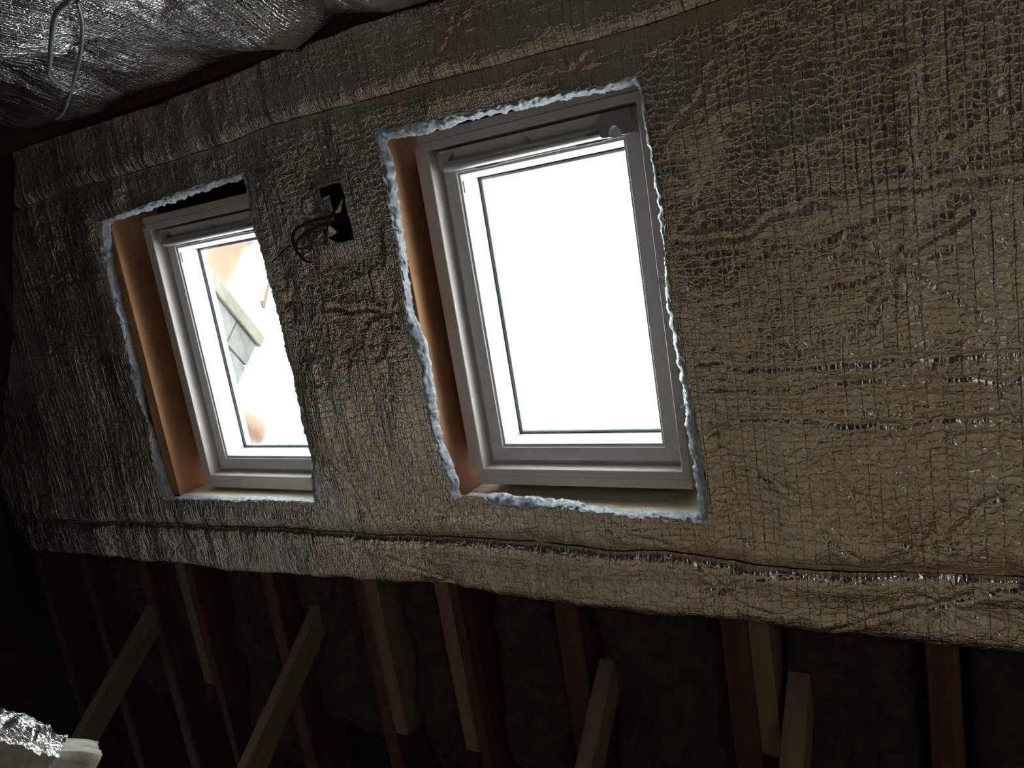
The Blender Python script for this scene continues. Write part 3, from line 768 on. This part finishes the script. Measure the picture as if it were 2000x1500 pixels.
# ================================================================ the roof windows
def window(name, label):
    # local origin: centre of the glass on the frame's room-side plane
    CU, CV = -1.0825, -0.25
    root = empty(name, W(CU, CV, 0))
    tag(root, label, kind='structure')
    def S(bm):
        for v in bm.verts: v.co = v.co - Vector((CU, CV, 0))
        return bm_mesh(bm)
    FIu0, FIu1, FIv0, FIv1 = -1.429, -0.736, -0.765, 0.286
    bm = bmesh.new()
    def ex(d, n): return (FIu0 - d, FIu1 + d, FIv0 - d, FIv1 + d, n)
    ring_mesh(bm, [ex(0.0, -0.002), ex(0.002, 0), ex(0.024, 0), ex(0.0262, -0.004), ex(0.0262, -0.178), ex(-0.020, -0.178), ex(-0.020, -0.062), ex(0.0, -0.062)])
    fr = put('frame', S(bm), M_WHITE, root)
    def strip(nm, u0, u1, v0, v1, n0, n1):
        bm = bmesh.new(); add_box(bm, u0, u1, v0, v1, n0, n1, 0.0015); put(nm, S(bm), M_WHITE, fr)
    strip('side_lip', -1.483, -1.4545, -0.764, 0.3000, -0.178, -0.007)
    strip('side_lip', -0.7105, -0.682, -0.764, 0.3000, -0.178, -0.007)
    strip('head_lip', -1.468, -0.697, 0.3125, 0.339, -0.178, -0.004)
    strip('bottom_lip', -1.455, -0.710, -0.822, -0.7915, -0.178, -0.004)
    # sash: moulded ring that steps down to the glass
    bm = bmesh.new()
    SO = (-1.413, -0.752, -0.750, 0.277)
    BO = (-1.367, -0.7975, -0.705, 0.206)
    RI = (-1.359, -0.8055, -0.695, 0.197)
    GL = (-1.346, -0.8185, -0.686, 0.186)
    def o5(r, d, n): return (r[0] - d, r[1] + d, r[2] - d, r[3] + d, n)
    ring_mesh(bm, [o5(SO, 0, -0.050), o5(SO, -0.002, -0.048), o5(BO, 0.0015, -0.048), o5(BO, 0, -0.050), o5(BO, 0, -0.055), o5(RI, 0.001, -0.055), o5(RI, 0, -0.0565),
                   o5(GL, 0.0, -0.139), o5(GL, 0.0, -0.178), o5(SO, 0, -0.178)])
    sash = put('sash', S(bm), M_SASHIN, root)
    bm = bmesh.new(); ring_mesh(bm, [o5(GL, 0.001, -0.1375), o5(GL, -0.0035, -0.1375), o5(GL, -0.0035, -0.1410), o5(GL, 0.001, -0.1410)])
    put('gasket', S(bm), M_RUBBER, root)
    bm = bmesh.new(); ring_mesh(bm, [o5(GL, 0.0, -0.1450), o5(GL, -0.011, -0.1450), o5(GL, -0.011, -0.158), o5(GL, 0.0, -0.158)])
    put('spacer_bar', S(bm), M_SPACER, root)
    for n_ in (-0.1430, -0.1610):
        bm = bmesh.new(); add_box(bm, GL[0] + 0.0005, GL[1] - 0.0005, GL[2] + 0.0005, GL[3] - 0.0005, n_ - 0.0015, n_ + 0.0005)
        put('glass_pane', S(bm), M_GLASS, root)
    # small clip near the upper left of the glass recess
    bm = bmesh.new(); add_box(bm, -1.3575, -1.3545, 0.140, 0.178, -0.075, -0.062, 0.0005); put('clip', S(bm), M_SASHIN, sash)
    # ventilation flap along the top rail
    bm = bmesh.new()
    pts = [(0.276, -0.047), (0.2405, -0.060), (0.2385, -0.063), (0.274, -0.0625)]
    def ext(bm, prof, u0, u1):
        a = [bm.verts.new((u0, v, n)) for v, n in prof]; b = [bm.verts.new((u1, v, n)) for v, n in prof]
        k = len(prof); bm.faces.new(a); bm.faces.new(b[::-1])
        for i in range(k): bm.faces.new((a[i], a[(i + 1) % k], b[(i + 1) % k], b[i]))
    fl = empty_child('ventilation_flap', root)
    ext(bm, [(0.276, -0.014), (0.243, -0.047), (0.243, -0.0485), (0.276, -0.0485)], -1.395, -0.785)
    put('flap_plate', S(bm), M_FLAP, fl)
    bm = bmesh.new()
    prof = [(0.2275 + 0.0165 * math.cos(a), -0.028 + 0.0175 * math.sin(a)) for a in [math.pi * (k / 14.0) for k in range(15)]]
    prof += [(0.211, -0.0478), (0.244, -0.0478)]
    ext(bm, prof, -1.392, -0.852)
    bar_me = S(bm)
    bar = put('handle_bar', bar_me, M_ALU, fl)
    bm = bmesh.new(); prism(bm, [(-1.411, 0.2755), (-1.335, 0.2755), (-1.372, 0.246), (-1.378, 0.2115), (-1.398, 0.2135), (-1.411, 0.226)], -0.0475, -0.020)
    put('end_cap', S(bm), M_ALU, fl)
    bm = bmesh.new()
    notch = [(-0.812 + 0.0195 * math.cos(a), 0.209 + 0.028 * math.sin(a)) for a in [math.pi * k / 10 for k in range(11)]]
    prism(bm, [(-0.872, 0.244), (-0.845, 0.2755), (-0.762, 0.2755), (-0.757, 0.209)] + notch + [(-0.842, 0.2095), (-0.852, 0.2115)], -0.0475, -0.0115)
    put('end_cap', S(bm), M_ALU, fl)
    bm = bmesh.new(); prism(bm, [(-1.110, 0.243), (-1.092, 0.262), (-1.088, 0.262), (-1.092, 0.243)], -0.0475, -0.024)
    put('rib', S(bm), M_ALU, fl)
    for (a, b) in ((-1.294, -1.209), (-0.947, -0.862)):
        bm = bmesh.new(); add_box(bm, a, b, 0.2075, 0.2095, -0.0485, -0.0455)
        put('slot', S(bm), M_RUBBER, sash)
        bm = bmesh.new(); add_box(bm, a, b, 0.2040, 0.2068, -0.0485, -0.0440, 0.0004)
        put('slot_cover', S(bm), M_ALU, sash)
    # small dark maker's plate near the right end of the bar
    bm = bmesh.new(); add_box(bm, -0.892, -0.857, 0.2225, 0.2325, -0.0125, -0.0095, 0.0006)
    pl_ = put('maker_plate', S(bm), M_PLATE, bar)
    cu = bpy.data.curves.new('plate_lettering', 'FONT'); cu.body = 'VELUX'; cu.size = 0.0098; cu.align_x = 'CENTER'; cu.align_y = 'CENTER'; cu.extrude = 0.0003
    to = bpy.data.objects.new('plate_lettering', cu); COL.objects.link(to)
    dg = bpy.context.evaluated_depsgraph_get()
    tm = bpy.data.meshes.new_from_object(to.evaluated_get(dg)); bpy.data.objects.remove(to)
    tm.transform(Matrix.Translation(Vector((-0.8745 - CU, 0.2275 - CV, -0.0092)))); tm.materials.clear(); tm.materials.append(M_ALU)
    put('lettering', tm, M_ALU, bar)
    return root
def empty_child(name, parent):
    o = bpy.data.objects.new(name, None); o.parent = parent; o.empty_display_size = 0.02; COL.objects.link(o); return o
M_PLATE = paint_material('dark_plate', (0.12, 0.11, 0.105), 0.5)
def copy_tree(o, parent=None):
    c = o.copy(); COL.objects.link(c)
    if parent is not None: c.parent = parent
    for ch in list(o.children): copy_tree(ch, c)
    return c
w_right = window('window_2', 'larger white framed roof window with a blank white sky behind it, right of centre')
w_left = copy_tree(w_right)
w_left.name = 'window_1'
m = ROT.copy(); m.translation = W(-1.0825 + DU, -0.25 + DV, 0); w_left.matrix_world = m
w_left['label'] = 'smaller looking white framed roof window on the left, chimney and terracotta pots behind its glass'

w_added = copy_tree(w_right)  # extra window added out of view to brighten foil, frames and bundle
w_added.name = 'added_window'
m = Matrix((BASIS @ Vector((-1, 0, 0)), BASIS @ Vector((0, 0, -1)), BASIS @ Vector((0, -1, 0)))).transposed().to_4x4()
m.translation = W(W3U, 0.745, W3N); w_added.matrix_world = m
w_added['label'] = 'white framed roof window added to light the loft, unseen behind the camera'

# ================================================================ cables
def cable(name, pts, r, mat, label, cat='cable', group=None, taper=None):
    c = sum((Vector(p) for p in pts), Vector()) / len(pts)
    me = tube_mesh([Vector(p) - c for p in pts], r, 8)
    o = put(name, me, mat, loc=BASIS @ c)
    return tag(o, label, cat, group)
cable('cable', [(-1.72, 0.165, -0.02)] + W1, 0.0058, M_CABLE, 'upper black cable arching out of the square hole between the windows')
cable('cable', [(-1.73, 0.14, -0.03)] + W2, 0.0058, M_CABLE, 'lower black cable arching out of the square hole between the windows')
cable('cable_tail', W3, 0.0050, M_CABLE, 'black cable end hanging to the right below the square hole')
cable('cable_tail', W4, 0.0030, M_CABLE, 'thin black cable end reaching left towards the left window')
cable('cable_tail', W5, 0.0032, M_CABLE, 'short black cable end between the hole and the tail')
cable('bent_cable', CAB_L + [(-2.150, 0.63, 0.707)] + CAB_L2, 0.0060, M_GREYCABLE, 'grey cable in a narrow bend under the silver foil, upper left, left strand')
cable('bent_cable', CAB_R, 0.0052, M_GREYCABLE, 'grey cable hooking downward under the silver foil, upper left, right strand')

# ================================================================ wrapped bundle, bottom left
def bundle():
    az = math.atan2(0.599, -0.80)
    cx, cy, cz = 0, -1.485, -1.485
    d = 2.25
    px, py = cx + d * math.cos(az), cy + d * math.sin(az)     # near right-hand corner
    topz = cz - 0.057 * d
    root = empty('insulation_bundle', (px - 0.55, py + 0.1, FZ), rot=False)
    tag(root, 'pale grey brown insulation bundle with crumpled foil on top, bottom left corner', 'insulation')
    # block in plan: right edge turned towards the camera's left
    e1 = Vector((-0.559, -0.829, 0)); e2 = Vector((-0.829, 0.559, 0))
    O = Vector((px, py, 0)) - Vector((root.location.x, root.location.y, 0))
    H = topz - FZ
    bm = bmesh.new()
    nx, nz_ = 46, 60
    def P(a, b, z):
        p = O + e1 * a + e2 * b; p.z = z
        s = 0.012 * float(vnoise(np.array([p.x * 9.0]), np.array([z * 7.0 + p.y * 5]), 5)[0]) + 0.005 * float(vnoise(np.array([p.x * 31.0]), np.array([z * 29.0 + p.y * 20]), 6)[0])
        p += e2 * s + e1 * s
        return p
    def topz_(a): 
        return H + 0.012 * float(smooth(0.12, 0.45, a)) - 0.012 * math.exp(-((a - 0.1) / 0.05) ** 2)
    A, Bd = 1.1, 0.55
    def face(f, n1, n2):
        g = [[bm.verts.new(f(i / n1, j / n2)) for i in range(n1 + 1)] for j in range(n2 + 1)]
        for j in range(n2):
            for i in range(n1):
                bm.faces.new((g[j][i], g[j][i + 1], g[j + 1][i + 1], g[j + 1][i]))
    face(lambda s, t: P(s * A, 0, t * topz_(s * A)), nx, nz_)
    face(lambda s, t: P(A, s * Bd, t * topz_(A)), 20, nz_)
    face(lambda s, t: P(A - s * A, Bd, t * topz_(A - s * A)), nx, nz_)
    face(lambda s, t: P(0, Bd - s * Bd, t * topz_(0)), 20, nz_)
    face(lambda s, t: P(s * A, t * Bd, topz_(s * A)), nx, 20)
    face(lambda s, t: P(s * A, t * Bd, 0), nx, 20)
    bmesh.ops.remove_doubles(bm, verts=bm.verts, dist=0.0005)
    me = bm_mesh(bm); me.shade_smooth()
    put('bundle_body', me, M_BUNDLE, root)
    # crumpled scrap of foil
    n1, n2 = 60, 30
    s, t = np.meshgrid(np.linspace(0, 1, n1), np.linspace(0, 1, n2))
    a = 0.085 + 0.25 * s; b = -0.02 + 0.24 * t
    z = np.interp(a, [0, 0.12, 0.45, 1], [H, H, H + 0.012, H + 0.012]) + 0.004 + 0.030 * np.sin(np.pi * s) * np.sin(np.pi * np.clip(t * 1.1, 0, 1)) + 0.010 * vnoise(s * 9, t * 6, 3) + 0.005 * vnoise(s * 25, t * 18, 4)
    z = z - 0.02 * smooth(0.2, 0, t)
    X = O.x + e1.x * a + e2.x * b; Y = O.y + e1.y * a + e2.y * b
    put('foil_scrap', grid_mesh(X, Y, z), M_FOILC, root)
bundle()

# ================================================================ outside, beyond the left window
CAMP = Vector((0, -1.485, -1.485))
def at(dx, dy, sl, dist):
    return CAMP + Vector((dx, dy, 0)).normalized() * dist + Vector((0, 0, sl * dist / 1.0))
def chimney():
    p1 = at(-0.813, 0.582, 0.46, 6.0); zt = p1.z
    d2 = (zt - CAMP.z) / 0.512
    p2 = at(-0.859, 0.511, 0.512, d2)
    ex_ = (p2 - p1); ex_.z = 0; ex_.normalize()               # along the visible coping edge, towards -y
    ey_ = Vector((-ex_.y, ex_.x, 0))
    if ey_.x > 0: ey_ = -ey_                                  # away from the camera
    root = empty('chimney_stack', (p1.x, p1.y, -1.2), rot=False)
    tag(root, 'grey stone chimney stack with projecting coping, seen through the left window', 'chimney')
    m3 = Matrix((ex_, ey_, Vector((0, 0, 1)))).transposed()
    H = zt + 1.2
    Ls, Ds = 1.5, 0.8
    put('core', box_mesh(0.075, Ls - 0.075, 0.075, Ds, 0, H - 0.10, mat3=m3), M_MORTAR, root)
    bm = bmesh.new(); add_box(bm, 0, Ls, 0, Ds + 0.06, H - 0.10, H, 0.012, m3)
    put('coping', bm_mesh(bm), M_STONE2, root)
    rng = random.Random(4)
    z = 0.0; row = 0; ch = 0.205
    zs = H - 0.102
    while zs - ch > 0.9:
        # visible face
        x = 0.035 + (0.0 if row % 2 == 0 else -0.18)
        while x < Ls - 0.06:
            w = rng.uniform(0.30, 0.48)
            a, b = max(x, 0.035), min(x + w, Ls - 0.035)
            if b - a > 0.06:
                bm = bmesh.new(); add_box(bm, a + 0.006, b - 0.006, 0.035 + rng.uniform(-0.015, 0.010), 0.14, zs - ch + 0.006, zs - 0.006, 0.008, m3)
                put('stone', bm_mesh(bm), M_STONE if rng.random() < 0.6 else M_STONE2, root)
            x += w
        # return face on the right
        y = 0.142
        while y < Ds:
            w = rng.uniform(0.25, 0.42); b = min(y + w, Ds)
            if b - y > 0.05:
                bm = bmesh.new(); add_box(bm, 0.035 + rng.uniform(-0.01, 0.006), 0.12, y + 0.006, b - 0.006, zs - ch + 0.006, zs - 0.006, 0.008, m3)
                put('stone', bm_mesh(bm), M_STONE if rng.random() < 0.6 else M_STONE2, root)
            y += w
        zs -= ch; row += 1
    return zt
ZT = chimney()

def lathe(prof, seg=32):
    bm = bmesh.new(); rings = []
    for r, z in prof:
        rings.append([bm.verts.new((r * math.cos(2 * math.pi * k / seg), r * math.sin(2 * math.pi * k / seg), z)) for k in range(seg)])
    for a, b in zip(rings[:-1], rings[1:]):
        for k in range(seg): bm.faces.new((a[k], a[(k + 1) % seg], b[(k + 1) % seg], b[k]))
    bm.faces.new(rings[0]); bm.faces.new(rings[-1])
    me = bm_mesh(bm); me.shade_smooth(); return me
def pot(loc, r, h, label):
    me = lathe([(r * 1.02, 0), (r * 1.02, 0.05), (r * 0.90, 0.07), (r * 0.86, h * 0.5), (r * 0.80, h - 0.14), (r * 0.84, h - 0.12), (r * 0.98, h - 0.10), (r * 1.02, h - 0.06), (r * 0.97, h - 0.01), (r * 0.84, h), (r * 0.74, h - 0.03), (r * 0.72, h - 0.3)])
    o = put('chimney_pot', me, M_TERRA, rot=False, loc=loc)
    tag(o, label, 'chimney pot', 'terracotta chimney pots')
a_ = math.radians(150.1)
pot(CAMP + Vector((5.95 * math.cos(a_), 5.95 * math.sin(a_), ZT - CAMP.z)), 0.19, 0.80, 'terracotta chimney pot standing on the stone stack, top of the left window')
a_ = math.radians(143.6)
pot(CAMP + Vector((5.0 * math.cos(a_), 5.0 * math.sin(a_), 0.342 * 5.0 - 0.90)), 0.175, 0.90, 'terracotta chimney pot at the bottom corner of the left window glass')
# its own short stack and the neighbouring roof below the line of sight
bx = CAMP + Vector((5.0 * math.cos(a_), 5.0 * math.sin(a_), 0))
o = put('low_stack', box_mesh(-0.24, 0.24, -0.24, 0.24, -0.42, 0.0, 0.012), M_STONE, rot=False, loc=(bx.x, bx.y, CAMP.z + 0.342 * 5.0 - 0.90))
tag(o, 'short stone stack carrying the lower chimney pot', 'chimney')
p0 = at(-0.83, 0.56, 0.54, 5.6)
def rod():
    a = at(-0.829, 0.56, 0.545, 5.6); b = at(-0.824, 0.567, 0.500, 5.6); c = at(-0.8275, 0.5615, 0.508, 5.6)
    up_ = a + Vector((0.04, -0.02, 0.9))
    ctr = (a + b) / 2
    me = tube_mesh([p - ctr for p in (up_, a, a.lerp(b, 0.97), b, b.lerp(c, 0.1), c)], 0.013, 8, 1)
    o = put('aerial_rod', me, M_RUST, rot=False, loc=ctr)
    tag(o, 'thin rusty hooked rod hanging against the sky in the left window', 'aerial')
rod()
o = put('neighbour_roof', box_mesh(-9, -2.6, 2.6, 9, -1.5, -1.2), M_SLATE, rot=False)
tag(o, 'neighbouring slate roof below the chimneys', 'roof')
